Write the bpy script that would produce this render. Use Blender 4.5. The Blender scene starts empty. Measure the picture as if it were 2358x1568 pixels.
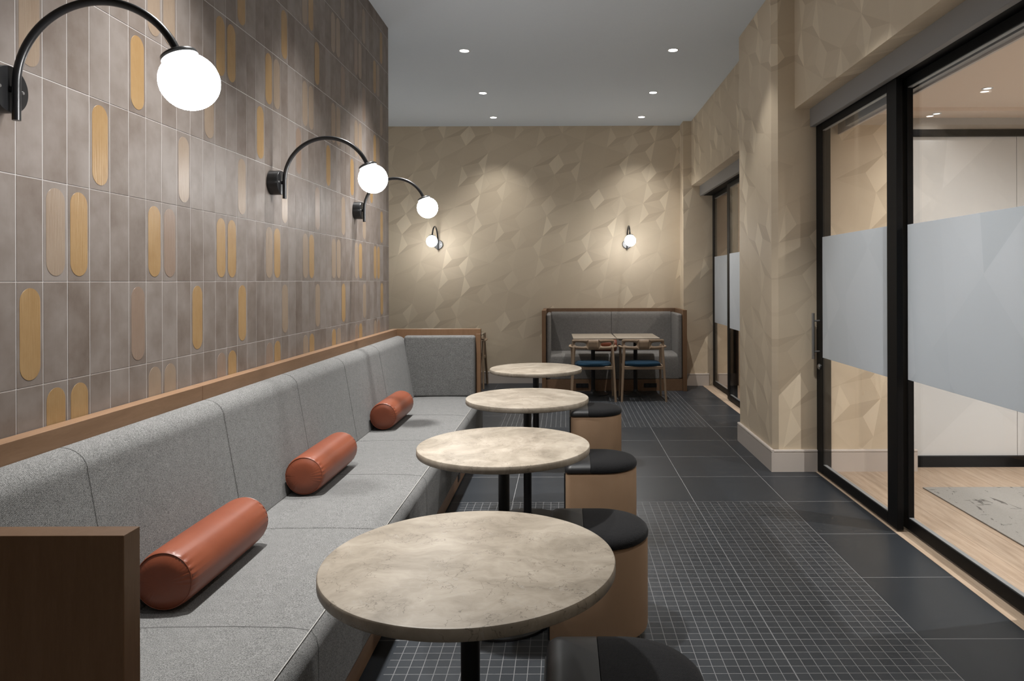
import bpy, bmesh, math, random
from mathutils import Vector, Matrix
random.seed(7)
PI = math.pi
sc = bpy.context.scene
COL = sc.collection

# ------------------------------------------------------------------ camera, world, exposure
CAMZ = 1.469
F = 1633.0
cd = bpy.data.cameras.new('camera'); cam = bpy.data.objects.new('camera', cd); COL.objects.link(cam)
cam.location = (0, 0, CAMZ)
cam.rotation_euler = (PI/2, 0, 0)
cam.rotation_euler = (Matrix.Rotation(PI/2, 3, 'X') @ Matrix.Rotation(-0.003, 3, 'Z')).to_euler()
cd.sensor_fit = 'HORIZONTAL'; cd.sensor_width = 36.0
cd.lens = F/2358*36
cd.shift_x = -121/2358; cd.shift_y = -138.5/2358
cd.clip_start = .05; cd.clip_end = 60
sc.camera = cam
w = bpy.data.worlds.new('world'); sc.world = w; w.use_nodes = True
w.node_tree.nodes['Background'].inputs[0].default_value = (.5, .55, .6, 1)
w.node_tree.nodes['Background'].inputs[1].default_value = .02
sc.view_settings.view_transform = 'Standard'
sc.view_settings.look = 'None'
sc.view_settings.gamma = 1
sc.view_settings.use_curve_mapping = False
sc.view_settings.exposure = 0.62
SPOT_W = 120.0          # ceiling downlights
GLOBE_L = 35.0           # sconce globes

# ------------------------------------------------------------------ node helpers
class NT:
    def __init__(s, name):
        s.m = bpy.data.materials.new(name); s.m.use_nodes = True
        s.t = s.m.node_tree; s.t.nodes.clear()
        s.out = s.t.nodes.new('ShaderNodeOutputMaterial')
    def n(s, typ, ins=None, out=0, **kw):
        nd = s.t.nodes.new('ShaderNode'+typ)
        for k, v in kw.items(): setattr(nd, k, v)
        for k, v in (ins or {}).items(): s.set(nd.inputs[k], v)
        return nd.outputs[out]
    def set(s, sock, v):
        if isinstance(v, bpy.types.NodeSocket): s.t.links.new(v, sock)
        elif isinstance(v, (tuple, list)) and len(v) == 3 and sock.type == 'RGBA': sock.default_value = (*v, 1)
        else: sock.default_value = v
    def math(s, op, a, b=0.0, c=None):
        i = {0: a, 1: b}
        if c is not None: i[2] = c
        return s.n('Math', i, operation=op)
    def mix(s, f, a, b):
        nd = s.t.nodes.new('ShaderNodeMix'); nd.data_type = 'RGBA'
        s.set(nd.inputs[0], f); s.set(nd.inputs[6], a); s.set(nd.inputs[7], b)
        return nd.outputs[2]
    def ramp(s, f, pts):
        nd = s.t.nodes.new('ShaderNodeValToRGB'); s.set(nd.inputs[0], f)
        e = nd.color_ramp.elements
        while len(e) > len(pts): e.remove(e[-1])
        while len(e) < len(pts): e.new(1)
        for q, (p, c) in zip(e, pts): q.position = p; q.color = (*c, 1)
        return nd.outputs[0]
    def pos(s): return s.n('NewGeometry')
    def obj(s): return s.n('TexCoord', out=3)
    def xyz(s, v):
        nd = s.t.nodes.new('ShaderNodeSeparateXYZ'); s.set(nd.inputs[0], v); return nd.outputs
    def comb(s, x, y, z): return s.n('CombineXYZ', {0: x, 1: y, 2: z})
    def noise(s, v, scale, detail=3, rough=.5, dist=0.0, out=0):
        return s.n('TexNoise', {'Vector': v, 'Scale': scale, 'Detail': detail, 'Roughness': rough, 'Distortion': dist}, out=out)
    def scalev(s, v, xyz):
        return s.n('VectorMath', {0: v, 1: xyz}, operation='MULTIPLY')
    def bump(s, h, st=.3, d=.002):
        return s.n('Bump', {'Height': h, 'Strength': st, 'Distance': d})
    def bsdf(s, color, rough=.5, spec=.5, metal=0.0, normal=None, **kw):
        i = {'Base Color': color, 'Roughness': rough, 'Specular IOR Level': spec, 'Metallic': metal}
        if normal is not None: i['Normal'] = normal
        i.update(kw)
        return s.n('BsdfPrincipled', i)
    def done(s, sh):
        s.t.links.new(sh, s.out.inputs[0]); return s.m

def facet(t, u, v, sc_, k=0.0):
    """three families of parallel lines cut the plane in flat facets; every facet gets a tone"""
    ids = []
    for ang, sp, off in ((27, .235, .03), (79, .21, .11), (-24, .31, .07)):
        a = math.radians(ang)
        d = t.math('ADD', t.math('MULTIPLY', u, -math.sin(a)), t.math('MULTIPLY', v, math.cos(a)))
        ids.append(t.math('FLOOR', t.math('ADD', t.math('DIVIDE', d, sp*sc_), off + k)))
    return t.n('TexWhiteNoise', {0: t.comb(*ids)}, noise_dimensions='3D')

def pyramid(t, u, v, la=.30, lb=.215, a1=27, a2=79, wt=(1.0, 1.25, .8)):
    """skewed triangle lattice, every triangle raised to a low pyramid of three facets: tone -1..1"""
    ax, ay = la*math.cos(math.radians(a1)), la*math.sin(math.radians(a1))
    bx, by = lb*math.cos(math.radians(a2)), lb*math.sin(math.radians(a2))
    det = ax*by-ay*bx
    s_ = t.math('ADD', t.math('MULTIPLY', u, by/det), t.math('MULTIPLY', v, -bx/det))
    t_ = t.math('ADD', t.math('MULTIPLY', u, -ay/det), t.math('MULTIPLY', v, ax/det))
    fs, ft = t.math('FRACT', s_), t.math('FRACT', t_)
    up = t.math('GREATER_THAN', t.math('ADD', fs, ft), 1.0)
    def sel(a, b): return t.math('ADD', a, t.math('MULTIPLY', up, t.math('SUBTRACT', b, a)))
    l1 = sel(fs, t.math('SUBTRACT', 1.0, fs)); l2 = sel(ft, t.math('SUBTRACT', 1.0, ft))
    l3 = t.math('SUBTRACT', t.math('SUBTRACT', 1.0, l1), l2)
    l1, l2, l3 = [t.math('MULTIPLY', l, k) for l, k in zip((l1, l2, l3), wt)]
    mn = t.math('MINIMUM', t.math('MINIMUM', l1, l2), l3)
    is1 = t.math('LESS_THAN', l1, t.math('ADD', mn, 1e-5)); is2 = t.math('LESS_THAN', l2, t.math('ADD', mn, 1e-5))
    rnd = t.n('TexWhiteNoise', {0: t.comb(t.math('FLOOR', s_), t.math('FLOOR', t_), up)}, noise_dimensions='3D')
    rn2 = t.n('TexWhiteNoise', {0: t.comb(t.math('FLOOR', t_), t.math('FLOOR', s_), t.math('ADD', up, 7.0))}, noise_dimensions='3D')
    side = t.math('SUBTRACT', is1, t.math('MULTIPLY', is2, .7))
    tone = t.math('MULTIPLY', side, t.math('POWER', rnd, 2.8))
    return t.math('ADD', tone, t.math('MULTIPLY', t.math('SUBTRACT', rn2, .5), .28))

def simple(name, col, rough=.5, spec=.5, metal=0.0):
    t = NT(name); return t.done(t.bsdf(col, rough, spec, metal))

M = {}
def build_materials():
    # glazed wall tile, tone per tile comes from the 'tile' attribute: r random, g oval kind
    t = NT('wall_tile')
    at = t.n('Attribute', attribute_name='tile')
    r, g, b = t.xyz(at)
    p = t.pos()
    shifted = t.n('VectorMath', {0: p, 1: t.comb(t.math('MULTIPLY', r, 37.0), t.math('MULTIPLY', r, 11.0), t.math('MULTIPLY', b, 23.0))}, operation='ADD')
    cl = t.noise(shifted, 7.5, 5, .62)
    cl2 = t.noise(shifted, 60, 4, .7)
    tone = t.math('ADD', t.math('MULTIPLY', r, .34), t.math('MULTIPLY', t.math('SUBTRACT', cl, .18), 1.35))
    base = t.ramp(tone, [(.15, (.115, .087, .070)), (.5, (.172, .142, .123)), (.85, (.232, .203, .185))])
    base = t.mix(t.math('MULTIPLY', cl2, .22), base, (.115, .090, .075))
    h = t.noise(t.scalev(p, (1, 1, .15)), 55, 2)
    h2 = t.noise(t.scalev(p, (1, 1, .6)), 9, 2)
    nm = t.bump(t.math('ADD', t.math('MULTIPLY', h, .25), h2), .35, .004)
    M['tile'] = t.done(t.bsdf(base, .52, .3, normal=nm))
    t = NT('tile_oval_glaze')
    at = t.n('Attribute', attribute_name='tile'); r, g, b = t.xyz(at)
    p = t.pos(); cl = t.noise(t.scalev(p, (1, 1, .6)), 14, 4, .65)
    amber = t.mix(cl, (.235, .135, .052), (.36, .245, .125))
    pale = t.mix(cl, (.215, .155, .11), (.29, .23, .175))
    pink = t.mix(cl, (.19, .13, .095), (.255, .195, .155))
    c = t.mix(t.math('GREATER_THAN', g, .33), amber, pale)
    c = t.mix(t.math('GREATER_THAN', g, .66), c, pink)
    h = t.noise(t.scalev(p, (1, 1, .06)), 170, 2)
    M['oval'] = t.done(t.bsdf(c, .38, .22, normal=t.bump(h, .35, .003)))
    M['grout'] = simple('pale_grout', (.56, .54, .53), .8, .2)
    # wallpaper
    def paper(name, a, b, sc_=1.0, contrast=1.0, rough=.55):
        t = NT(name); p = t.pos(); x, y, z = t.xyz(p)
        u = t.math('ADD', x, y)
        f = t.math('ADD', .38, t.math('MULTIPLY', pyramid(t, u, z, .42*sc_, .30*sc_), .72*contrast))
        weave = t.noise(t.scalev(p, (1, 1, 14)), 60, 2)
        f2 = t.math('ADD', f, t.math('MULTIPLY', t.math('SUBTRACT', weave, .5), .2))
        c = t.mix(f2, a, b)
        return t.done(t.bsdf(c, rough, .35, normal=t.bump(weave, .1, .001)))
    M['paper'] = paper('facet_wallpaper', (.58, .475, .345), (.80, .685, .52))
    M['paper_plain'] = paper('facet_wallpaper_jamb', (.58, .475, .345), (.70, .59, .44), 1.6, .5)
    t = NT('ceiling_paint'); n = t.noise(t.pos(), 40, 3)
    M['ceiling'] = t.done(t.bsdf(t.mix(n, (.76, .83, .91), (.79, .86, .93)), .8, .2))
    M['side_ceiling'] = simple('tan_ceiling_paint', (.80, .66, .54), .8, .2)
    M['plaster'] = simple('plaster', (.50, .47, .43), .8, .2)
    M['baseboard'] = simple('baseboard_paint', (.56, .50, .45), .45, .4)
    # floor tiles
    t = NT('charcoal_floor_tile'); p = t.pos(); x, y, z = t.xyz(p)
    def lt(a, b): return t.math('LESS_THAN', a, b)
    def gt(a, b): return t.math('GREATER_THAN', a, b)
    def mul(a, b): return t.math('MULTIPLY', a, b)
    bx = t.math('PINGPONG', t.math('SUBTRACT', x, 1.457), .30075)
    by = t.math('PINGPONG', t.math('SUBTRACT', y, 4.697), .3)
    big = lt(t.math('MINIMUM', bx, by), .0018)
    mx = t.math('PINGPONG', t.math('SUBTRACT', x, 1.457), .0250)
    my = t.math('PINGPONG', t.math('SUBTRACT', y, 4.697), .025)
    small = lt(t.math('MINIMUM', mx, my), .0014)
    ya = mul(gt(y, 2.297), lt(y, 4.6985)); yb = mul(gt(y, 7.0955), lt(y, 9.4985))
    zone = mul(mul(gt(x, -.68), lt(x, 1.457)), t.math('ADD', ya, yb))
    line = t.math('MAXIMUM', big, mul(zone, small))
    idb = t.n('TexWhiteNoise', {0: t.comb(t.math('FLOOR', t.math('DIVIDE', t.math('SUBTRACT', x, 1.457), .6015)), t.math('FLOOR', t.math('DIVIDE', t.math('SUBTRACT', y, 4.697), .6)), 0.0)}, noise_dimensions='3D')
    ids = t.n('TexWhiteNoise', {0: t.comb(t.math('FLOOR', t.math('DIVIDE', t.math('SUBTRACT', x, 1.457), .05)), t.math('FLOOR', t.math('DIVIDE', t.math('SUBTRACT', y, 4.697), .05)), 3.0)}, noise_dimensions='3D')
    cl = t.noise(p, 3.5, 4, .6)
    base = t.mix(t.math('ADD', mul(idb, .4), mul(cl, .5)), (.025, .0285, .033), (.037, .041, .047))
    mos = t.mix(t.math('ADD', mul(ids, .6), mul(cl, .4)), (.028, .031, .035), (.042, .046, .051))
    c = t.mix(zone, base, mos)
    c = t.mix(line, c, t.mix(zone, (.24, .24, .243), (.165, .165, .168)))
    rg = t.math('ADD', .34, mul(line, .4))
    M['floor'] = t.done(t.bsdf(c, rg, .14, normal=t.bump(t.math('SUBTRACT', mul(cl, .3), line), .15, .0015)))
    # oak plank floor of the side rooms, planks along Y
    t = NT('oak_floor'); p = t.pos(); x, y, z = t.xyz(p)
    pid = t.math('FLOOR', t.math('DIVIDE', x, .19))
    rn = t.n('TexWhiteNoise', {1: pid}, noise_dimensions='1D')
    v = t.comb(t.math('MULTIPLY', x, 14.0), t.math('ADD', t.math('MULTIPLY', y, 1.1), t.math('MULTIPLY', rn, 9.0)), 0.0)
    g1 = t.noise(v, 2.2, 6, .65, .6)
    g2 = t.noise(t.scalev(v, (3.5, 1.5, 1)), 3, 3)
    c = t.ramp(t.math('ADD', t.math('MULTIPLY', g1, .7), t.math('MULTIPLY', g2, .3)), [(.3, (.33, .24, .165)), (.55, (.52, .405, .30)), (.8, (.64, .525, .41))])
    c = t.mix(t.math('MULTIPLY', rn, .25), c, (.34, .23, .15))
    c = t.mix(t.math('LESS_THAN', t.math('PINGPONG', x, .095), .001), c, (.12, .08, .05))
    M['oak_floor'] = t.done(t.bsdf(c, .5, .4))
    # walnut-stained joinery
    def wood(name, a, b, axis=(1, 1, 14), rough=.45):
        t = NT(name); o = t.obj()
        g = t.noise(t.scalev(o, axis), 3.5, 6, .7, .4)
        g2 = t.noise(t.scalev(o, axis), 30, 3, .6)
        c = t.mix(t.math('ADD', t.math('MULTIPLY', g, .8), t.math('MULTIPLY', g2, .25)), a, b)
        return t.done(t.bsdf(c, rough, .4, normal=t.bump(g2, .05, .001)))
    M['wood'] = wood('stained_oak', (.125, .065, .030), (.26, .16, .098), (10, 1.2, 10))
    M['wood_v'] = wood('stained_oak_upright', (.115, .057, .024), (.22, .128, .072), (10, 10, 1.2))
    M['chair_wood'] = wood('light_oak', (.20, .138, .088), (.33, .24, .165), (6, 6, 3))
    # tweed
    def fabric(name, a, b, sc_=1.0, st=.35):
        t = NT(name); p = t.obj()
        n1 = t.noise(p, 300*sc_, 2, .8)
        n2 = t.noise(p, 30, 3)
        x, y, z = t.xyz(p)
        w1 = t.math('PINGPONG', t.math('ADD', t.math('ADD', t.math('MULTIPLY', t.math('PINGPONG', y, .009), 1.0), z), x), .0022)
        w1 = t.math('DIVIDE', w1, .0022)
        f = t.math('ADD', t.math('MULTIPLY', t.math('SUBTRACT', n1, .5), 2.4), t.math('ADD', .27, t.math('MULTIPLY', w1, .38)))
        f = t.math('ADD', f, t.math('MULTIPLY', t.math('SUBTRACT', n2, .5), .25))
        c = t.mix(f, a, b)
        return t.done(t.bsdf(c, .95, .15, normal=t.bump(t.math('ADD', n1, w1), st, .001), **{'Sheen Weight': .05}))
    M['tweed'] = fabric('grey_tweed', (.05, .05, .049), (.26, .258, .252))
    M['tweed_far'] = fabric('grey_tweed_booth', (.08, .074, .068), (.30, .283, .264))
    M['blue'] = fabric('blue_wool', (.005, .020, .038), (.013, .045, .080), .6)
    M['black_fabric'] = fabric('black_wool', (.004, .004, .0045), (.014, .014, .015), .8)
    M['thread'] = simple('dark_thread', (.10, .10, .098), .9, .1)
    M['thread_pale'] = simple('pale_welt', (.42, .41, .39), .9, .1)
    t = NT('black_vinyl'); n = t.noise(t.obj(), 220, 3)
    M['vinyl'] = t.done(t.bsdf((.012, .012, .013), .42, .5, normal=t.bump(n, .1, .0005)))
    # leathers
    t = NT('rust_leather'); o = t.obj(); n = t.n('TexVoronoi', {'Vector': o, 'Scale': 420.0}); n2 = t.noise(o, 7, 4, .6)
    c = t.mix(n2, (.15, .035, .015), (.23, .064, .030))
    M['leather'] = t.done(t.bsdf(c, .40, .5, normal=t.bump(n, .12, .0004)))
    t = NT('tan_stool_wrap'); o = t.obj(); n = t.noise(t.scalev(o, (1, 1, .5)), 6, 5, .6); n2 = t.noise(o, 300, 2)
    M['wrap'] = t.done(t.bsdf(t.mix(n, (.27, .17, .10), (.37, .245, .155)), .6, .3, normal=t.bump(n2, .1, .0005)))
    # stone table tops
    t = NT('beige_stone'); o = t.obj()
    info = t.n('ObjectInfo', out=5)
    v = t.n('VectorMath', {0: o, 1: t.comb(t.math('MULTIPLY', info, 13.0), t.math('MULTIPLY', info, 7.0), 0.0)}, operation='ADD')
    warp = t.noise(v, 5, 3, out=1)
    v2 = t.n('VectorMath', {0: v, 1: t.scalev(warp, (.25, .25, .25))}, operation='ADD')
    cl = t.noise(t.scalev(v2, (1, 1.8, 1)), 6, 6, .65)
    c = t.ramp(cl, [(.3, (.185, .156, .12)), (.5, (.28, .24, .19)), (.72, (.385, .338, .277))])
    def veins(scale, wd, seed):
        vv = t.n('VectorMath', {0: v, 1: t.scalev(t.noise(v, 18, 3, .6, out=1), (.09, .09, .09))}, operation='ADD')
        vo = t.n('TexVoronoi', {'Vector': t.n('VectorMath', {0: vv, 1: (seed, seed*2, seed)}, operation='ADD'), 'Scale': scale}, feature='DISTANCE_TO_EDGE')
        ln = t.math('LESS_THAN', vo, wd)
        gate = t.math('GREATER_THAN', t.noise(vv, 9+seed, 3), .53)
        return t.math('MULTIPLY', ln, gate)
    c = t.mix(t.math('MULTIPLY', veins(26, .018, 1.0), .55), c, (.085, .067, .05))
    c = t.mix(t.math('MULTIPLY', veins(13, .013, 4.0), .5), c, (.31, .28, .24))
    M['stone'] = t.done(t.bsdf(c, .45, .4))
    t = NT('brown_laminate'); o = t.obj(); n = t.noise(t.scalev(o, (6, 1, 1)), 6, 5, .6)
    M['laminate'] = t.done(t.bsdf(t.mix(n, (.20, .165, .125), (.30, .255, .20)), .45, .4))
    # metals, glass
    M['black_metal'] = simple('black_powder_coat', (.010, .010, .011), .45, .4)
    M['lamp_metal'] = simple('black_lamp_metal', (.012, .012, .013), .32, .5)
    M['door_metal'] = simple('black_door_aluminium', (.0045, .0045, .005), .5, .16)
    M['cap_metal'] = simple('dark_chrome_cap', (.10, .10, .10), .25, .5, .8)
    M['steel'] = simple('brushed_steel', (.36, .36, .36), .35, .5, .9)
    M['header'] = simple('grey_header_aluminium', (.29, .285, .28), .5, .4)
    M['track'] = simple('grey_track_aluminium', (.26, .275, .285), .45, .4)
    M['white_trim'] = simple('white_trim_ring', (.7, .7, .7), .4, .4)
    t = NT('clear_glass')
    tr = t.n('BsdfTransparent', {0: (.94, .93, .92)}); gl = t.n('BsdfGlossy', {0: (1, 1, 1), 'Roughness': 0.0})
    fr = t.math('ADD', t.math('MULTIPLY', t.math('POWER', t.n('LayerWeight', {0: .5}, out=1), 4.0), .55), .035)
    M['glass'] = t.done(t.n('MixShader', {0: fr, 1: tr, 2: gl}))
    def frosted(name, a, b, sc_, tl):
        t = NT(name); p = t.pos(); x, y, z = t.xyz(p); u = t.math('ADD', x, y)
        f = facet(t, t.math('MULTIPLY', u, 1.9), z, sc_, .37)
        c = t.mix(f, a, b)
        d = t.bsdf(c, .35, .4); tt = t.n('BsdfTranslucent', {0: c})
        return t.done(t.n('MixShader', {0: tl, 1: d, 2: tt}))
    M['film'] = frosted('frosted_film', (.66, .70, .735), (.72, .755, .79), 3.2, .45)
    M['partition'] = frosted('frosted_partition', (.62, .63, .63), (.70, .71, .71), 3.6, .0)
    M['dark_glass'] = simple('dark_glazing', (.025, .027, .03), .15, .5)
    t = NT('globe_glow'); M['globe'] = t.done(t.n('Emission', {0: (1.0, .995, .985), 1: GLOBE_L}))
    t = NT('downlight_glow'); M['dl'] = t.done(t.n('Emission', {0: (1.0, .98, .95), 1: 9.0}))
    t = NT('dim_downlight_glow'); M['dl_dim'] = t.done(t.n('Emission', {0: (1.0, .97, .93), 1: 1.6}))
    # rug
    t = NT('distressed_rug'); p = t.pos()
    n1 = t.noise(p, 260, 2, .8); n2 = t.noise(t.scalev(p, (9, 2.2, 1)), 1.6, 5, .7, .8); n3 = t.noise(t.scalev(p, (2, 9, 1)), 2.0, 5, .7)
    c = t.mix(n1, (.20, .195, .18), (.50, .485, .455))
    m = t.math('GREATER_THAN', n2, .605); m2 = t.math('GREATER_THAN', n3, .64)
    c = t.mix(t.math('MULTIPLY', t.math('MAXIMUM', m, m2), .8), c, (.07, .065, .06))
    M['rug'] = t.done(t.bsdf(c, .95, .1, normal=t.bump(n1, .5, .002)))
build_materials()

# ------------------------------------------------------------------ mesh helpers
def link(name, bm, mats, parent=None, smooth=False, bevel=None, seg=2, angle=35):
    me = bpy.data.meshes.new(name)
    bmesh.ops.recalc_face_normals(bm, faces=bm.faces)
    bm.to_mesh(me); bm.free()
    o = bpy.data.objects.new(name, me); COL.objects.link(o)
    for m in (mats if isinstance(mats, (list, tuple)) else [mats]): me.materials.append(M[m])
    if parent is not None: o.parent = parent
    if smooth or bevel:
        for p in me.polygons: p.use_smooth = True
    if bevel:
        md = o.modifiers.new('bevel', 'BEVEL'); md.width = bevel; md.segments = seg
        md.limit_method = 'ANGLE'; md.angle_limit = math.radians(30); md.harden_normals = True
    elif smooth:
        try: me.set_sharp_from_angle(angle=math.radians(angle))
        except Exception: pass
    return o
def B(): return bmesh.new()
def box(bm, x0, x1, y0, y1, z0, z1, mi=0):
    v = [bm.verts.new((x, y, z)) for x in (x0, x1) for y in (y0, y1) for z in (z0, z1)]
    fs = []
    for q in ((0, 1, 3, 2), (4, 6, 7, 5), (0, 4, 5, 1), (2, 3, 7, 6), (0, 2, 6, 4), (1, 5, 7, 3)):
        f = bm.faces.new([v[i] for i in q]); f.material_index = mi; fs.append(f)
    return fs
def tube(bm, pts, r, seg=14, r_end=None, flat=1.0):
    pts = [Vector(p) for p in pts]; n = len(pts); rings = []
    up = None
    for i, p in enumerate(pts):
        d = (pts[min(i+1, n-1)] - pts[max(i-1, 0)]).normalized()
        if up is None:
            up = Vector((0, 0, 1)) if abs(d.z) < .9 else Vector((0, 1, 0))
        a = d.cross(up).normalized(); b = a.cross(d).normalized(); up = b
        rr = r if r_end is None else r + (r_end-r)*i/(n-1)
        rings.append([bm.verts.new(p + a*math.cos(2*PI*k/seg)*rr + b*math.sin(2*PI*k/seg)*rr*flat) for k in range(seg)])
    for i in range(n-1):
        for k in range(seg):
            bm.faces.new((rings[i][k], rings[i][(k+1) % seg], rings[i+1][(k+1) % seg], rings[i+1][k]))
    bm.faces.new(rings[0][::-1]); bm.faces.new(rings[-1])
def lathe(bm, prof, seg=48, mat=Matrix.Identity(4), mi=0):
    rings = []
    for r, z in prof:
        if r < 1e-6: rings.append([bm.verts.new(mat @ Vector((0, 0, z)))])
        else: rings.append([bm.verts.new(mat @ Vector((r*math.cos(2*PI*k/seg), r*math.sin(2*PI*k/seg), z))) for k in range(seg)])
    for a, b in zip(rings, rings[1:]):
        for k in range(seg):
            k2 = (k+1) % seg
            if len(a) == 1 and len(b) == 1: continue
            if len(a) == 1: f = bm.faces.new((a[0], b[k], b[k2]))
            elif len(b) == 1: f = bm.faces.new((a[k], a[k2], b[0]))
            else: f = bm.faces.new((a[k], a[k2], b[k2], b[k]))
            f.material_index = mi
    for rg in (rings[0], rings[-1]):
        if len(rg) > 1: bm.faces.new(rg)
def prism_y(bm, prof, y0, y1, mi=0):
    """profile of (x, z) extruded along Y"""
    a = [bm.verts.new((x, y0, z)) for x, z in prof]; b = [bm.verts.new((x, y1, z)) for x, z in prof]
    bm.faces.new(a); bm.faces.new(b[::-1]); n = len(prof)
    for i in range(n): bm.faces.new((a[i], a[(i+1) % n], b[(i+1) % n], b[i]))
def prism_x(bm, prof, x0, x1):
    a = [bm.verts.new((x0, y, z)) for y, z in prof]; b = [bm.verts.new((x1, y, z)) for y, z in prof]
    bm.faces.new(a); bm.faces.new(b[::-1]); n = len(prof)
    for i in range(n): bm.faces.new((a[i], a[(i+1) % n], b[(i+1) % n], b[i]))
def struct(o): o['kind'] = 'structure'; return o
def thing(name, label, cat, loc=(0, 0, 0), rz=0, group=None):
    o = bpy.data.objects.new(name, None); COL.objects.link(o); o.empty_display_size = .1
    o.location = loc; o.rotation_euler = (0, 0, rz); tag(o, label, cat, group); return o
def tag(o, label, cat, group=None):
    o['label'] = label; o['category'] = cat
    if group: o['group'] = group
    return o
def kids(o): return [c for c in bpy.data.objects if c.parent == o]
def dup(o, loc=None, rz=None, label=None, parent=None):
    c = o.copy(); COL.objects.link(c)
    if parent is not None: c.parent = parent
    if loc is not None: c.location = loc
    if rz is not None: c.rotation_euler = (0, 0, rz)
    if label: c['label'] = label
    for k in kids(o): dup(k, parent=c)
    return c

# ------------------------------------------------------------------ the room
XL = -1.536; ZC = 3.68; YW = 10.16; YE = 6.20
def wall(name, *bxs, mat='paper'):
    bm = B()
    for b in bxs: box(bm, *b)
    return struct(link(name, bm, mat))
wall('floor', (-3.7, 1.915, -4, YW+.1, -.1, 0), mat='floor')
wall('floor_side', (1.9155, 4.7, -4, YW+.1, -.1, 0.001), mat='oak_floor').name = 'floor.001'
wall('ceiling', (-3.7, 1.85, -4, YW+.1, ZC, ZC+.1), mat='ceiling')
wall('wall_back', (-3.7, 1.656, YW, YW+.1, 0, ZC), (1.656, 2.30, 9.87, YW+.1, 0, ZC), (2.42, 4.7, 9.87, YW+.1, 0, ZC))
wall('wall_left', (-3.8, -3.6, YE, YW, 0, ZC), mat='plaster')
wall('wall_behind', (-3.7, 4.7, -4.1, -4, 0, ZC), mat='plaster')
# right hand side: pier, bulkheads over the doors, pier nearer than the frame
bm = B()
pl = [(1.598, 5.475), (1.640, 5.44), (2.02, 5.44), (2.02, 6.47), (1.598, 6.47)]
lo_ = [bm.verts.new((x, y, 0)) for x, y in pl]; hi_ = [bm.verts.new((x, y, ZC)) for x, y in pl]
bm.faces.new(lo_); bm.faces.new(hi_[::-1])
for i in range(5): bm.faces.new((lo_[i], lo_[(i+1) % 5], hi_[(i+1) % 5], hi_[i]))
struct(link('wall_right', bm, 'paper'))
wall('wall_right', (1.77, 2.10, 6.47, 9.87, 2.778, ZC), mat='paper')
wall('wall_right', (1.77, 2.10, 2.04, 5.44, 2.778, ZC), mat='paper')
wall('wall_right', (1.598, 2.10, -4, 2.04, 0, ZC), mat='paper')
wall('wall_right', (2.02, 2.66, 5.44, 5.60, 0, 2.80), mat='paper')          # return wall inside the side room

# tile wall: body, grout plane, every tile with bevelled face, glazed ovals: one mesh
def tile_wall():
    bm = B(); lay = bm.loops.layers.float_color.new('tile')
    box(bm, -1.70, XL-.001, -4, YE, 0, ZC, 2)
    pitch, rowh, g = .1032, .3008, .0022
    pat = {0: {0}, 1: {1, 2}, 2: {3}}
    def kinds(row):
        return {-3: 2, -2: 1, -1: 2, 0: 1, 1: 2, 2: 0, 3: 1, 4: 2, 5: 1, 6: 2, 7: 0}.get(row, 1)
    rnd = random.Random(11)
    def quadtile(y0, y1, z0, z1, col):
        e = .0012; x0 = XL-.001; x1 = XL
        o = [bm.verts.new((x0, y, z)) for y, z in ((y0, z0), (y1, z0), (y1, z1), (y0, z1))]
        i = [bm.verts.new((x1, y, z)) for y, z in ((y0+e, z0+e), (y1-e, z0+e), (y1-e, z1-e), (y0+e, z1-e))]
        fs = [bm.faces.new(i)] + [bm.faces.new((o[k], o[(k+1) % 4], i[(k+1) % 4], i[k])) for k in range(4)]
        for f in fs:
            f.material_index = 0
            for l in f.loops: l[lay] = col
    k0 = -26
    pinned = {(0, 1): .5, (0, 2): .1, (0, 6): .1, (0, 7): .9, (0, 11): .1, (0, 12): .1, (-1, 0): .1, (-1, 5): .9, (-1, 9): .1,
              (-1, 13): .1, (-1, 18): .5, (-1, 23): .5, (-1, 28): .1, (1, 3): .1, (1, 8): .5, (1, 13): .5, (1, 18): .5, (2, 0): .5, (2, 5): .1,
              (2, 10): .5, (2, 15): .1, (2, 20): .9, (-2, 6): .5, (-2, 7): .5, (-2, 11): .9, (-2, 12): .1, (-2, 1): .1, (-2, 2): .1,
              (3, 6): .5, (3, 7): .5, (3, 11): .1, (3, 12): .1, (3, 16): .1, (3, 17): .5}
    for row in range(-3, 8):
        z0 = CAMZ + row*rowh; z1 = min(z0+rowh, ZC)
        if z1 - z0 < .02: continue
        for k in range(k0, 41):
            y0 = 1.986 + k*pitch; y1 = min(y0+pitch, YE)
            r = rnd.random(); col = (r, 0, rnd.random(), 1)
            quadtile(y0+g/2, y1-g/2, z0+g/2, z1-g/2, col)
            ks = pat[kinds(row)]
            on = (k % 5) in ks
            if row == -1 and k < 13: on = k in (9, 5, 0, -5, -10, -15)
            if not on or k == 40 or z1-z0 < .25: continue
            kind = pinned.get((row, k), rnd.choice((.1, .1, .1, .5, .9, .5)))
            cy = (y0+y1)/2; hw = .040; zt = z1-.018-hw; zb = z0+.018+hw
            pts = [(cy+hw*math.cos(a), zt+hw*math.sin(a)) for a in [PI*q/12 for q in range(13)]]
            pts += [(cy-hw*math.cos(a), zb-hw*math.sin(a)) for a in [PI*q/12 for q in range(13)]]
            inner = [bm.verts.new((XL+.0007, cy+(y-cy)*.97, z)) for y, z in pts]
            outer = [bm.verts.new((XL+.0002, y, z)) for y, z in pts]
            n = len(pts); fs = [bm.faces.new(inner)]
            fs += [bm.faces.new((outer[q], outer[(q+1) % n], inner[(q+1) % n], inner[q])) for q in range(n)]
            for f in fs:
                f.material_index = 1
                for l in f.loops: l[lay] = (r, kind, 0, 1)
    return struct(link('wall_left', bm, ['tile', 'oval', 'grout']))
tile_wall()

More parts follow.
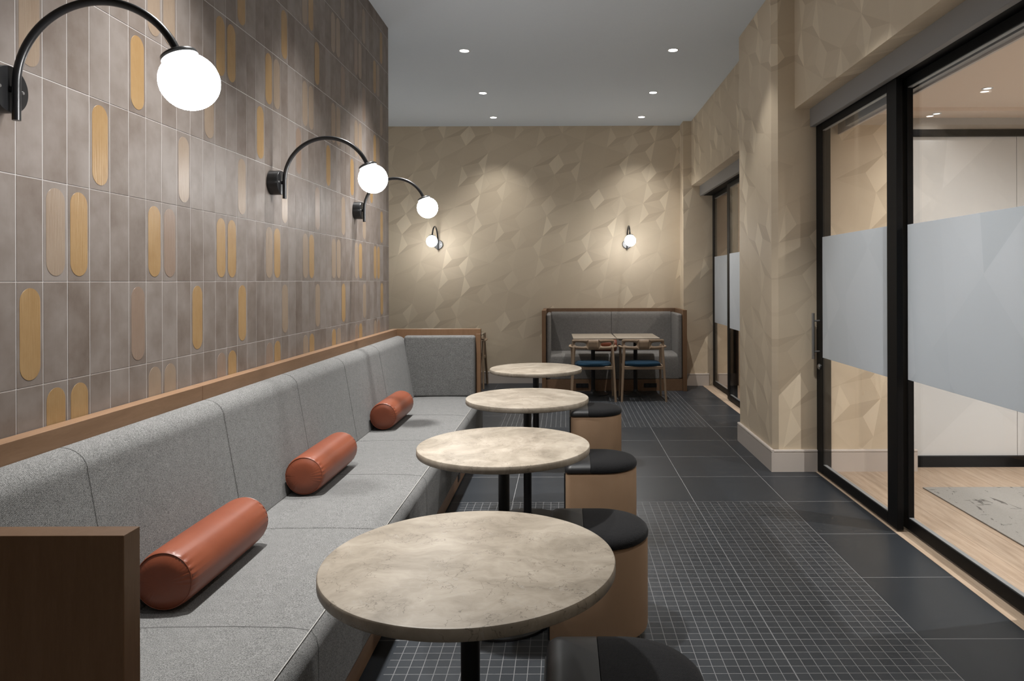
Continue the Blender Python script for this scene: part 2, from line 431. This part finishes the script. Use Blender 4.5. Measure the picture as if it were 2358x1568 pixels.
# baseboards (profile with a rounded top bead)
def base_prof(): return [(0, 0), (-.020, 0), (-.020, .146), (-.015, .148), (-.015, .151), (-.021, .154), (-.021, .163), (-.017, .168), (0, .168)]
def baseboard(name, axis, at, a, b):
    bm = B()
    if axis == 'x': prism_y(bm, [(at+p, z) for p, z in base_prof()], a, b)        # faces -X
    else: prism_x(bm, [(at+p, z) for p, z in base_prof()], a, b)                   # faces -Y
    return struct(link(name, bm, 'baseboard', smooth=True, angle=40))
baseboard('baseboard_right', 'x', 1.598, 5.42, 6.49)
baseboard('baseboard_right', 'y', 5.44, 1.598, 1.93)
baseboard('baseboard_right', 'y', 5.44, 2.03, 2.695)
baseboard('baseboard_back', 'y', YW, -3.6, 1.636)
baseboard('baseboard_back', 'y', 9.87, 1.62, 2.007)
baseboard('baseboard_back', 'y', 9.87, 2.14, 2.30)

# header boxes over the sliding doors
def hbox(name, y0, y1):
    bm = B(); box(bm, 1.885, 1.925, y0, y1, 2.638, 2.778); box(bm, 1.925, 2.10, y0, y1, 2.70, 2.778)
    return struct(link(name, bm, 'header', bevel=.003))
hbox('trim_1', 2.06, 5.438); hbox('trim_2', 6.49, 9.868)

# sliding glass doors
def door_panel(parent, xf, y0, y1, stile=.125, handle=None, track=True):
    """one sliding leaf; glass sits flush at the room side face xf, frame is .04 deep"""
    zt, zb = 2.64, .012; hb = .078; zo = 2.588
    bm = B(); d = .036
    box(bm, xf, xf+d, y0, y0+stile, zb, zt); box(bm, xf, xf+d, y1-stile, y1, zb, zt)
    box(bm, xf, xf+d, y0+stile, y1-stile, zb, hb); box(bm, xf, xf+d, y0+stile, y1-stile, zo, zt)
    fr = link('door_panel', bm, 'door_metal', parent, bevel=.002)
    bm = B(); box(bm, xf+.006, xf+.030, y0+stile, y1-stile, hb, hb+.004); box(bm, xf+.006, xf+.030, y0+stile, y1-stile, zo-.004, zo)
    link('glazing_bead', bm, 'track', fr)
    bm = B(); box(bm, xf+.003, xf+.009, y0+stile-.004, y1-stile+.004, hb-.004, zo+.004)
    link('glass_pane', bm, 'glass', fr)
    bm = B(); box(bm, xf+.0005, xf+.0025, y0+stile+.001, y1-stile-.001, .885, 1.787)
    f = link('frosted_film', bm, 'film', fr); f['label'] = 'frosted white privacy band'
    if handle is not None:
        yh = handle
        for sx, xx in ((-1, xf), (1, xf+d)):
            bm = B(); tube(bm, [(xx+sx*.048, yh, .868), (xx+sx*.048, yh, 1.215)], .0105, 20)
            for z in (.925, 1.157): tube(bm, [(xx, yh, z), (xx+sx*.046, yh, z)], .007, 14)
            h = link('handle', bm, 'steel', fr, smooth=True); h['label'] = 'brushed steel bar handle'
        bm = B(); lathe(bm, [(.0, -.014), (.016, -.013), (.022, -.006), (.022, .0)], 24, Matrix.Translation((xf, yh-.005, .81)) @ Matrix.Rotation(PI/2, 4, 'Y'))
        link('lock', bm, 'steel', fr, smooth=True)
    return fr
def door_root(name):
    o = bpy.data.objects.new(name, None); COL.objects.link(o); o['kind'] = 'structure'; return o
d1 = door_root('door_1')
door_panel(d1, 1.930, 4.12, 5.434, handle=5.372)
door_panel(d1, 1.995, 2.94, 4.250)
bm = B(); box(bm, 1.930, 2.035, 2.10, 5.434, 2.642, 2.70); link('door_frame', bm, 'door_metal', d1, bevel=.002)
bm = B(); box(bm, 1.967, 2.03, 5.405, 5.434, .012, 2.64); link('door_frame', bm, 'door_metal', d1)
d2 = door_root('door_2')
door_panel(d2, 2.060, 8.60, 9.862, handle=None)
door_panel(d2, 1.995, 7.40, 8.70)
bm = B(); box(bm, 1.930, 2.12, 6.49, 9.862, 2.642, 2.70); link('door_frame', bm, 'door_metal', d2, bevel=.002)
# black infill leaf of the nearer part of the opening (outside the frame)
wall('wall_right', (1.93, 2.03, 2.04, 2.92, 0, 2.64), mat='paper_plain')
wall('wall_right', (1.93, 2.03, 6.47, 7.38, 0, 2.64), mat='paper_plain')

# ---- side room behind door 1
wall('trim_3', (2.055, 2.095, 2.1, 5.18, 2.588, 2.76), mat='header')
wall('trim_4', (2.096, 2.112, 2.1, 5.43, 2.578, 2.76), mat='baseboard')
wall('ceiling', (2.10, 4.7, 1.9, 5.33, 2.76, 2.86), (2.10, 4.7, 5.33, 5.62, 2.734, 2.86), mat='side_ceiling')
wall('wall_side', (2.66, 4.7, 5.56, 5.66, 2.64, 2.80), mat='plaster').name = 'wall_right'
wall('wall_right', (4.6, 4.7, 1.9, 5.6, 0, 2.80), mat='plaster')
wall('wall_right', (2.1, 4.7, 1.9, 2.0, 0, 2.80), mat='plaster')
w1 = bpy.data.objects.new('window_1', None); COL.objects.link(w1); w1['kind'] = 'structure'
bm = B(); box(bm, 2.665, 4.59, 5.535, 5.60, .001, .086); box(bm, 2.665, 4.59, 5.535, 5.60, 2.586, 2.64); box(bm, 2.665, 2.672, 5.535, 5.60, .086, 2.586)
link('window_frame', bm, 'door_metal', w1, bevel=.002)
for a, b in ((2.673, 3.545), (3.549, 4.42)):
    bm = B(); box(bm, a, b, 5.56, 5.572, .087, 2.585); g = link('frosted_pane', bm, 'partition', w1)
# rug
bm = B(); box(bm, 2.512, 4.3, 2.6, 4.985, .001, .009)
tag(link('rug', bm, 'rug', bevel=.003), 'distressed pale grey rug with dark streaks on the oak floor behind the glass door', 'rug')
# ---- side room behind door 2
wall('wall_right', (2.12, 4.7, 5.70, 5.8, 0, ZC), (4.6, 4.7, 5.8, 9.87, 0, ZC), mat='plaster')
wall('ceiling', (2.10, 4.7, 5.66, 9.87, 2.76, 2.86), mat='side_ceiling')
w2 = bpy.data.objects.new('window_2', None); COL.objects.link(w2); w2['kind'] = 'structure'
bm = B(); box(bm, 2.302, 2.418, 9.86, 9.90, .001, 2.76); link('window_pane', bm, 'dark_glass', w2)

# ------------------------------------------------------------------ ceiling downlights
def downlight(name, label, x, y, z, glow, watts, cone=98, group='recessed ceiling downlights', r=.043, light_name='lamp_beam', blend=1.0, soft=.015, col=(1, .985, .96)):
    t = thing(name, label, 'ceiling light', (x, y, z), 0, group)
    bm = B(); lathe(bm, [(r, -.001), (r+.003, -.004), (r+.011, -.003), (r+.012, 0), (r+.012, .001), (r, .001)], 40)
    link('trim_ring', bm, 'white_trim', t, smooth=True)
    bm = B(); lathe(bm, [(0, -.002), (r-.001, -.002), (r-.001, 0), (0, 0)], 36)
    link('lens', bm, glow, t)
    if watts:
        ld = bpy.data.lights.new(light_name, 'SPOT'); ld.energy = watts; ld.color = col
        ld.spot_size = math.radians(cone); ld.spot_blend = blend; ld.shadow_soft_size = soft
        lo = bpy.data.objects.new(light_name, ld); COL.objects.link(lo); lo.parent = t; lo.location = (0, 0, -.016)
    return t
names = [(6.82, 'nearest the camera of three in view'), (8.36, 'middle of its row of three'), (9.61, 'closest to the back wall')]
for x, side in ((-.957, 'left'), (1.05, 'right')):
    for y, s in names:
        downlight('downlight', f'round ceiling downlight, {side} row, {s}', x, y, ZC, 'dl', SPOT_W*{6.82: .6, 8.36: 1.3, 9.61: .36}[y], 96 if y > 9 else 76)
# the same rows run on above the seats, over the top edge of the picture
for x, y, k in ((-.957, 5.40, 3.5), (-.957, 4.0, 1.6), (-.957, 2.6, 3.7), (1.05, 5.4, .25), (1.05, 4.0, 1.0), (1.05, 2.6, .7)):
    downlight('downlight', 'recessed downlight above the round tables, over the top edge of the picture', x, y, ZC, 'dl', SPOT_W*k, 74 if x < 0 else 84, soft=.06, blend=1.0 if x < 0 else .45)
downlight('downlight', 'added downlight behind the camera, unseen fill for the bench end panel', .3, -1.2, ZC, 'dl', 90, 120)  # extra unseen fill lamp, lifts the dark near end panel
downlight('downlight', 'dim downlight in the tan side room ceiling, nearer one seen through the glass', 2.866, 4.80, 2.76, 'dl_dim', 25, 170, 'side room downlights', .024, blend=1, col=(1, .97, .93))
downlight('downlight', 'dim downlight in the side room soffit above the frosted partition', 2.845, 5.415, 2.734, 'dl_dim', 1.2, 170, 'side room downlights', .024, blend=1, col=(1, .97, .93))
downlight('downlight', 'unseen side room downlight added to the right, main light of that room', 3.7, 3.4, 2.76, 'dl_dim', 250, 165, 'side room downlights', .024, blend=1, col=(1, 1, 1))  # unseen lamp put here to carry most of the side room light
downlight('downlight', 'downlight of the further side room, hidden behind its wall', 2.9, 8.2, 2.76, 'dl_dim', 90, 140, 'side room downlights', .024, blend=.8, col=(1, .93, .86))

# ------------------------------------------------------------------ globe sconces
def sconce(loc, rz, label):
    t = thing('wall_lamp', label, 'wall lamp', loc, rz, 'globe wall lamps')
    RY = Matrix.Rotation(PI/2, 4, 'Y')
    bm = B(); lathe(bm, [(0, 0), (.0630, 0), (.0630, .052), (.0615, .0545), (0, .0545)], 48, RY)
    bp = link('backplate', bm, 'lamp_metal', t, smooth=True)
    for yy in (-.04, .04):
        bm = B(); lathe(bm, [(0, .0545), (.005, .0545), (.004, .058), (0, .0585)], 12, Matrix.Translation((0, yy, 0)) @ RY)
        link('screw', bm, 'steel', bp, smooth=True)
    xr = .057; R = .225; cx = xr+.012-.0+R-.012+.012; cx = .069+R; zc = .01
    pts = [(.069, 0, -.083), (.069, 0, -.04)]
    a1 = 22
    for i in range(41):
        a = math.radians(180-(180-a1)*i/40); pts.append((cx+R*math.cos(a), 0, zc+R*math.sin(a)))
    bm = B(); tube(bm, pts, .0105, 16); tube(bm, [(.035, 0, 0), (.069, 0, 0)], .009, 12)
    link('arm', bm, 'lamp_metal', t, smooth=True, angle=50)
    e = Vector(pts[-1]); d = Vector((math.sin(math.radians(a1)), 0, -math.cos(math.radians(a1))))
    rot = Vector((0, 0, 1)).rotation_difference(d).to_matrix().to_4x4()
    mt = Matrix.Translation(e) @ rot
    bm = B(); lathe(bm, [(0, -.008), (.012, -.008), (.013, -.002), (.040, -.001), (.0465, .003), (.0475, .009), (.0475, .014), (.044, .0145), (0, .0145)], 40, mt)
    link('cap', bm, 'cap_metal', t, smooth=True, angle=50)
    gr = .0755; c = e + d*(.015+gr-.0115+.002)
    bm = B(); bmesh.ops.create_uvsphere(bm, u_segments=48, v_segments=32, radius=gr, matrix=Matrix.Translation(c))
    g = link('globe', bm, 'globe', t, smooth=True, angle=180); g['label'] = 'glowing white glass globe'
    return t
s0 = sconce((XL, 1.90, 1.985), 0, 'largest black arched wall lamp on the tiles, cut by the left edge of the picture')
dup(s0, (XL, 3.72, 1.985), 0, 'black arched wall lamp on the tiled wall, middle one of the three on the tiles')
dup(s0, (XL, 5.20, 1.985), 0, 'black arched wall lamp on the tiles, furthest along, partly behind the middle globe')
dup(s0, (-1.80, YW, 1.985), -PI/2, 'small black wall lamp on the left of the beige back wall, beside the tiles')
dup(s0, (.893, YW, 1.985), -PI/2, 'small black wall lamp on the beige back wall above the booth')

dup(s0, (-3.6, 8.1, 1.985), 0, 'wall lamp added in the unseen recess behind the tiled wall, for bounce light')  # extra sconce, never in view: bounce light for back wall and ceiling

# ------------------------------------------------------------------ cushions
def back_prof(xb, xf_bot, xf_top, z0, z1):
    pts = [(xb, z0), (xf_bot, z0)]
    n = 6
    for i in range(1, n): pts.append((xf_bot+(xf_top-xf_bot)*i/n, z0+(z1-.07-z0)*i/n))
    R = .07
    for i in range(9):
        a = math.radians(i*90/8)
        pts.append((xf_top - R*1.15*(1-math.cos(a)), z1-R+R*math.sin(a)))
    pts.append((xb, z1))
    return pts

def long_bench():
    t = thing('banquette', 'long grey tweed banquette in a brown oak frame along the tiled wall', 'bench', (-1.1, 3.75, 0))
    ox, oy = -1.1, 3.75
    def L(name, bm, m, **k):
        bmesh.ops.translate(bm, vec=(-ox, -oy, 0), verts=bm.verts)
        p = k.pop('parent', t); o = link(name, bm, m, p, **k); return o
    xw = XL+.004
    for a, b in ((1.238, 2.896), (2.899, 6.25)):
        bm = B(); box(bm, xw, -1.480, a, b, .0, 1.043); L('back_rail', bm, 'wood', bevel=.0015)
    bm = B(); box(bm, xw, -.741, 1.19, 1.236, 0, 1.043); L('end_panel', bm, 'wood_v', bevel=.0015)
    bm = B(); box(bm, xw, -.741, 6.252, 6.31, 0, 1.043); box(bm, -.780, -.741, 6.235, 6.252, 0, 1.0); L('end_panel', bm, 'wood_v', bevel=.0015)
    # plinth in front with recessed dark kick
    bm = B(); box(bm, -1.478, -.755, 1.238, 6.23, .012, .150); L('plinth', bm, 'wood', bevel=.0015)
    bm = B(); box(bm, -1.47, -.775, 1.25, 6.22, 0, .012); L('kick_board', bm, 'black_metal')
    bm = B(); box(bm, -.757, -.752, 4.99, 5.09, .05, .10); L('socket', bm, 'black_metal')
    ys = [1.238, 2.90, 4.49, 6.165]
    for i in range(3):
        a, b = ys[i]+.0025, ys[i+1]-.0025
        bm = B(); prism_y(bm, back_prof(-1.478, -1.312, -1.393, .455, .985), a, b if i < 2 else 6.245)
        c = L('back_cushion', bm, 'tweed', bevel=.018, seg=4)
        m = (ys[i]+ys[i+1])/2
        pr = [(p[0]+.0012, p[1]) for p in back_prof(-1.478, -1.312, -1.393, .455, .985)[1:-1]]
        bm = B(); tube(bm, [(x, m, z+.0005) for x, z in pr], .0006, 6); L('stitching', bm, 'thread', parent=c)
        # seat
        bm = B()
        prof = [(-1.44, .155), (-.722, .155), (-.722, .395), (-.728, .428), (-.745, .450), (-.80, .457), (-.95, .461), (-1.15, .460), (-1.44, .452)]
        prism_y(bm, prof, a, b if i < 2 else 6.235)
        s = L('seat_cushion', bm, 'tweed', bevel=.008, seg=3)
        pr = [(-.7205, .17), (-.7205, .395), (-.7265, .429), (-.744, .4515), (-.80, .4585), (-.95, .4625), (-1.15, .4615), (-1.3, .458)]
        bm = B(); tube(bm, [(x, m, z) for x, z in pr], .0006, 6); L('stitching', bm, 'thread', parent=s)
        bm = B(); tube(bm, [(-.7445, a+.008, .4515), (-.7445, b-.008, .4515)], .0014, 6); w = L('welt', bm, 'thread_pale', parent=s)
    # end cushion
    bm = B()
    n = 8; R = .035
    box(bm, -1.40, -.783, 6.165, 6.250, .455, .990)
    L('side_cushion', bm, 'tweed', bevel=.022, seg=4)
    return t
long_bench()

def bolster(length=.59, r=.0925, name='bolster_cushion'):
    """axis along Y, resting on z=0, centred in length"""
    bm = B(); seg = 96; h = length/2
    prof = []
    for sgn, rng in ((-1, 0), (1, 1)):
        side = []
        side += [(.0, h-.004), (.03, h-.004), (.055, h-.006), (.070, h-.011), (.080, h-.017), (r-.009, h-.019), (r-.006, h-.020), (r-.004, h-.024), (r-.0015, h-.034), (r, h-.052)]
        prof.append(side)
    full = [(a, -b) for a, b in prof[0]] + [(r+.001, -h*.5), (r+.0015, 0), (r+.001, h*.5)] + prof[1][::-1]
    rings = []
    for i, (rr, y) in enumerate(full):
        ring = []
        if rr < 1e-6: rings.append([bm.verts.new((0, y, r))]); continue
        d = abs(y)
        wr = .0038*max(0, 1-abs(d-(h-.022))/.028)
        for k in range(seg):
            a = 2*PI*k/seg
            f = 1 + 0.0*rr
            w_ = wr*(math.sin(a*27+math.sin(a*3)*2)) * (.5+.5*math.sin(a*2+1))
            off = w_ if rr > .03 else 0
            yy = y + math.copysign(off, y)*(1 if rr < r-.008 else 0)
            r2 = rr + (off*.8 if rr >= r-.008 else 0)
            z = r + r2*math.sin(a)
            ring.append(bm.verts.new((r2*math.cos(a), yy, max(z, .0015))))
        rings.append(ring)
    for a, b in zip(rings, rings[1:]):
        for k in range(seg):
            k2 = (k+1) % seg
            if len(a) == 1: bm.faces.new((a[0], b[k], b[k2]))
            elif len(b) == 1: bm.faces.new((a[k], a[k2], b[0]))
            else: bm.faces.new((a[k], a[k2], b[k2], b[k]))
    t = link(name, bm, 'leather', smooth=True, angle=180)
    for s in (-1, 1):
        bm = B()
        pts = [((r-.0065)*math.cos(2*PI*k/64), s*(h-.0185), r+(r-.0065)*math.sin(2*PI*k/64)) for k in range(65)]
        tube(bm, pts, .0018, 6); link('piping', bm, 'leather', t, smooth=True)
    return t
b0 = bolster(); tag(b0, 'largest rust leather bolster, lying on the banquette beside the near end panel', 'cushion', 'rust leather bolsters')
ZS = .462
b0.location = (-1.226, 2.44, ZS)
dup(b0, (-1.226, 3.605, ZS), 0, 'rust leather bolster on the middle of the banquette seat')
dup(b0, (-1.228, 5.06, ZS), 0, 'rust leather bolster furthest along the banquette, near its grey end cushion')
b3 = bolster(.36, .085, 'bolster_cushion'); tag(b3, 'small rust bolster on the back booth seat, seen through the left chair back', 'cushion', 'rust leather bolsters')
b3.location = (.55, 9.86, .487); b3.rotation_euler = (0, 0, PI/2)

# ------------------------------------------------------------------ round tables
def round_table(x, y, label):
    t = thing('round_table', label, 'table', (x, y, 0), 0, 'round stone cafe tables')
    R = .375
    bm = B(); lathe(bm, [(0, .7235), (R-.006, .7235), (R-.002, .7255), (R, .729), (R, .7495), (R-.002, .7535), (R-.0055, .755), (0, .755)], 128)
    link('tabletop', bm, 'stone', t, smooth=True, angle=30)
    bm = B(); lathe(bm, [(0, .008), (.0245, .008), (.0245, .712), (0, .712)], 40); link('pole', bm, 'black_metal', t, smooth=True)
    bm = B(); lathe(bm, [(0, .0), (.21, 0), (.213, .003), (.21, .009), (.05, .016), (.034, .03), (.03, .05), (0, .05)], 64); link('base_plate', bm, 'black_metal', t, smooth=True)
    bm = B(); box(bm, -.13, .13, -.02, .02, .712, .7235); box(bm, -.02, .02, -.13, .13, .712, .7232); link('bracket', bm, 'black_metal', t)
    return t
t0 = round_table(-.246, 1.83, 'largest round beige stone table, in the foreground')
dup(t0, (-.267, 3.093, 0), 1.3, 'second round beige stone table from the front, behind the largest one')
dup(t0, (-.230, 4.34, 0), 2.6, 'third round beige stone table from the front')
dup(t0, (-.236, 5.783, 0), 4.0, 'smallest-looking round beige stone table, furthest back, nearest the booth')

# ------------------------------------------------------------------ D-shaped stools
def d_outline(inset=0.0, W=.41, H=.205, rc=.03, x_min=0.0):
    pts = []
    hh = H-inset; c = W-H
    for i in range(33):
        a = -PI/2 + PI*i/32; pts.append((c+hh*math.cos(a), hh*math.sin(a)))
    x0 = x_min+inset; r = max(rc-inset*.5, .006)
    for i in range(7):
        a = PI/2 + PI/2*i/6; pts.append((x0+r+r*math.cos(a), hh-r+r*math.sin(a)))
    for i in range(7):
        a = PI + PI/2*i/6; pts.append((x0+r+r*math.cos(a), -hh+r+r*math.sin(a)))
    return pts
def d_solid(bm, rings):
    vs = [[bm.verts.new((x, y, z)) for x, y in d_outline(ins)] for ins, z in rings]
    n = len(vs[0])
    bm.faces.new(vs[0][::-1]); bm.faces.new(vs[-1])
    for a, b in zip(vs, vs[1:]):
        for i in range(n): bm.faces.new((a[i], a[(i+1) % n], b[(i+1) % n], b[i]))
def stool(x, y, label):
    t = thing('stool', label, 'stool', (x, y, 0), 0, 'half-round pouf stools')
    bm = B(); d_solid(bm, [(.012, .045), (.004, .048), (.002, .06), (.002, .395), (.004, .405), (.014, .412)])
    link('body', bm, 'wrap', t, smooth=True, angle=40)
    rings = [(.006, .4125), (.0, .418), (-.001, .430), (.004, .444), (.016, .455), (.045, .463), (.09, .467), (.14, .468)]
    for name, m, side in (('seat_cushion', 'black_fabric', 1), ('vinyl_strip', 'vinyl', -1)):
        bm = B(); d_solid(bm, rings)
        pl = .141 if side > 0 else .139
        r = bmesh.ops.bisect_plane(bm, geom=bm.verts[:]+bm.edges[:]+bm.faces[:], plane_co=(pl, 0, 0), plane_no=(1, 0, 0), clear_inner=side > 0, clear_outer=side < 0)
        ed = [e for e in r['geom_cut'] if isinstance(e, bmesh.types.BMEdge)]
        bmesh.ops.contextual_create(bm, geom=ed)
        o = link(name, bm, m, t, smooth=True, angle=40)
    bm = B(); box(bm, -.006, .0015, -.172, .172, .05, .41)
    link('vinyl_side', bm, 'vinyl', t, bevel=.003)
    for fx, fy in ((.06, -.14), (.06, .14), (.27, -.12), (.27, .12)):
        bm = B(); lathe(bm, [(0, 0), (.014, 0), (.018, .045), (0, .045)], 20, Matrix.Translation((fx, fy, 0))); link('foot', bm, 'black_metal', t, smooth=True)
    return t
st0 = stool(-.052, 1.83, 'black-topped stool at the bottom edge of the picture, beside the largest table')
dup(st0, (-.065, 2.965, 0), 0, 'second stool from the front, brown side, black top behind the largest table')
dup(st0, (.0, 4.07, 0), 0, 'third stool from the front, brown with black top, behind the second table')
dup(st0, (.043, 5.68, 0), 0, 'furthest brown stool with black top, in front of the blue-seated chairs')

# ------------------------------------------------------------------ back booth
def booth():
    t = thing('booth_bench', 'grey upholstered booth in a brown oak surround against the back wall', 'bench', (.657, 9.76, 0))
    ox, oy = .657, 9.76
    X0, X1, Y0, Y1, ZT = -.302, 1.616, 9.37, 10.135, 1.071
    def L(name, bm, m, **k):
        bmesh.ops.translate(bm, vec=(-ox, -oy, 0), verts=bm.verts)
        p = k.pop('parent', t); return link(name, bm, m, p, **k)
    for a, b in ((X0, X0+.052), (X1-.052, X1)):
        bm = B(); box(bm, a, b, Y0, Y1, 0, ZT); L('end_panel', bm, 'wood_v', bevel=.0015)
    bm = B(); box(bm, X0+.053, X1-.053, Y1-.05, Y1, 0, ZT); L('back_panel', bm, 'wood', bevel=.0015)
    bm = B(); box(bm, X0+.053, X1-.053, 9.41, Y1-.052, .0, .152); L('plinth', bm, 'wood', bevel=.0015)
    for a, b in ((.147, .31), (1.05, 1.219)):
        bm = B(); box(bm, a, b, 9.4, 9.41, .045, .102)
        s = L('socket', bm, 'black_metal', bevel=.002)
        for k in range(2):
            bm = B(); box(bm, a+.03+k*.06, a+.065+k*.06, 9.3985, 9.4, .056, .09)
            L('socket_face', bm, 'vinyl', parent=s)
    xa, xb = X0+.054, X1-.054
    bm = B(); prism_x(bm, [(10.08, .155), (9.425, .155), (9.425, .42), (9.435, .455), (9.46, .474), (9.52, .482), (9.8, .486), (10.08, .482)], xa+.04, xb-.04)
    s = L('seat_cushion', bm, 'tweed_far', bevel=.008)
    for i, (a, b) in enumerate(((xa+.06, .657), (.659, xb-.06))):
        bm = B(); prof = [(10.083, .484), (9.965, .484), (9.98, .60), (9.995, .93)]
        prof += [(10.0+.06*(1-math.cos(math.radians(q*15))), .965+.06*math.sin(math.radians(q*15))-.0) for q in range(1, 7)] + [(10.083, 1.025)]
        prism_x(bm, prof, a, b); L('back_cushion', bm, 'tweed_far', bevel=.006, seg=3)
    for a, b, sx in ((xa, xa+.06, 1), (xb-.06, xb, -1)):
        bm = B(); box(bm, a, b, 9.415, 10.083, .155 if 0 else .155, 1.02); 
        L('side_cushion', bm, 'tweed_far', bevel=.024, seg=4)
    return t
booth()

def square_table(x, y, label, w=.535, d=.76, rz=0):
    t = thing('square_table', label, 'table', (x, y, 0), rz, 'small rectangular cafe tables')
    bm = B(); box(bm, -w/2, w/2, -d/2, d/2, .735, .752); link('tabletop', bm, 'laminate', t, bevel=.005, seg=3)
    bm = B(); box(bm, -w/2+.03, w/2-.03, -d/2+.03, d/2-.03, .722, .735); link('underframe', bm, 'black_metal', t)
    bm = B(); lathe(bm, [(0, .01), (.026, .01), (.026, .722), (0, .722)], 32); link('pole', bm, 'black_metal', t, smooth=True)
    bm = B(); lathe(bm, [(0, 0), (.2, 0), (.203, .004), (.2, .01), (.06, .018), (.034, .034), (.03, .06), (0, .06)], 56); link('base_plate', bm, 'lamp_metal', t, smooth=True)
    return t
q0 = square_table(.365, 9.15, 'left one of the two rectangular tables pushed together in the booth', rz=.02)
dup(q0, (.912, 9.15, 0), 0, 'right one of the two rectangular tables pushed together in the booth')
dup(q0, (-1.3725, 9.44, 0), 0, 'table hidden behind the end of the long banquette, only its corner showing')

# ------------------------------------------------------------------ armchairs with curved pierced back
def band_point(s, tz, W=.27, yb=-.235):
    """plan curve of the back rail, s in [-1, 1]"""
    a = s*1.12
    return Vector((W*1.02*math.sin(a)/math.sin(1.12), yb + .15*(1-math.cos(a))/(1-math.cos(1.12)), tz))
def chair(x, y, rz, label):
    t = thing('dining_chair', label, 'chair', (x, y, 0), rz, 'wooden armchairs with blue seats')
    # pierced back rest: two panels with stadium holes + centre
    bm = B()
    z0, z1 = .631, .755
    def top(s): return z1 - .004*s*s*3 - (0 if abs(s) < .80 else (abs(s)-.80)/.08*.012)
    def P(s, z): return bm.verts.new(band_point(s, z))
    for sg in (-1, 1):
        sc_, sw, zc_, zh = sg*.51, .255, .692, .0255
        s0, s1 = sg*.17, sg*.86
        N = 64; inn = []; out = []
        for i in range(N):
            a = 2*PI*i/N
            ca, sa = math.cos(a), math.sin(a)
            # superellipse hole
            e = .5
            hx = sc_ + sw*math.copysign(abs(ca)**.62, ca); hz = zc_ + zh*math.copysign(abs(sa)**.8, sa)
            kx = abs(ca)**.3; kz = abs(sa)**.3; mk = max(kx, kz)
            ox_ = (s0+s1)/2 + abs(s1-s0)/2*math.copysign(min(1, kx/mk), ca)
            tz_ = top(ox_)
            oz_ = (z0+tz_)/2 + (tz_-z0)/2*math.copysign(min(1, kz/mk), sa)
            inn.append(P(hx, hz)); out.append(P(ox_, oz_))
        for i in range(N):
            j = (i+1) % N; bm.faces.new((inn[i], inn[j], out[j], out[i]))
    n = 6
    g = [[P(-.17+.34*i/n, z0+(top(-.17+.34*i/n)-z0)*k/3) for k in range(4)] for i in range(n+1)]
    for i in range(n):
        for k in range(3): bm.faces.new((g[i][k], g[i+1][k], g[i+1][k+1], g[i][k+1]))
    bmesh.ops.remove_doubles(bm, verts=bm.verts, dist=.0005)
    o = link('backrest', bm, 'chair_wood', t, smooth=True, angle=50)
    md = o.modifiers.new('thick', 'SOLIDIFY'); md.thickness = .02; md.offset = 0
    # arms
    for sg in (-1, 1):
        pts = []
        for i in range(7):
            s = sg*(.70+.30*i/6); p = band_point(s, .655); pts.append((p.x, p.y, .650+.004*i/6))
        ex, ey = pts[-1][0], pts[-1][1]
        for i in range(1, 9):
            f = i/8; pts.append((ex+sg*.008*math.sin(PI*f)-sg*.01*f, ey+.27*f, .654-.004*f))
        bm = B(); tube(bm, pts, .019, 12, flat=.72); link('arm', bm, 'chair_wood', t, smooth=True, angle=60)
    # legs
    for sg in (-1, 1):
        bm = B(); tube(bm, [(sg*.232, -.155, .650), (sg*.247, -.185, .40), (sg*.268, -.225, 0)], .019, 14, r_end=.0135); link('leg', bm, 'chair_wood', t, smooth=True, angle=60)
        bm = B(); tube(bm, [(sg*.255, .165, .648), (sg*.25, .175, .40), (sg*.262, .215, 0)], .018, 14, r_end=.013); link('leg', bm, 'chair_wood', t, smooth=True, angle=60)
    bm = B()
    box(bm, -.236, .236, -.195, -.170, .385, .425); box(bm, -.236, .236, .160, .185, .385, .425)
    box(bm, -.252, -.228, -.19, .18, .385, .425); box(bm, .228, .252, -.19, .18, .385, .425)
    link('seat_frame', bm, 'chair_wood', t, bevel=.004)
    bm = B()
    N = 48; rings = []
    for ins, z in ((.02, .418), (.004, .424), (0, .437), (.004, .450), (.02, .461), (.06, .467), (.12, .469)):
        rg = []
        for i in range(N):
            a = 2*PI*i/N; ca, sa = math.cos(a), math.sin(a)
            rg.append(bm.verts.new(((.225-ins)*math.copysign(abs(ca)**.6, ca), (.205-ins)*math.copysign(abs(sa)**.6, sa)-.005, z)))
        rings.append(rg)
    bm.faces.new(rings[0][::-1]); bm.faces.new(rings[-1])
    for a, b in zip(rings, rings[1:]):
        for i in range(N): bm.faces.new((a[i], a[(i+1) % N], b[(i+1) % N], b[i]))
    s = link('seat', bm, 'blue', t, smooth=True, angle=60); s['label'] = 'blue upholstered seat pad'
    return t
c0 = chair(.346, 8.785, 0, 'left one of two oak armchairs with blue seats facing the booth')
dup(c0, (.955, 8.785, 0), 0, 'right one of two oak armchairs with blue seats facing the booth')
dup(c0, (-1.365, 9.82, 0), PI, 'oak armchair mostly hidden behind the end of the long banquette, one leg showing')
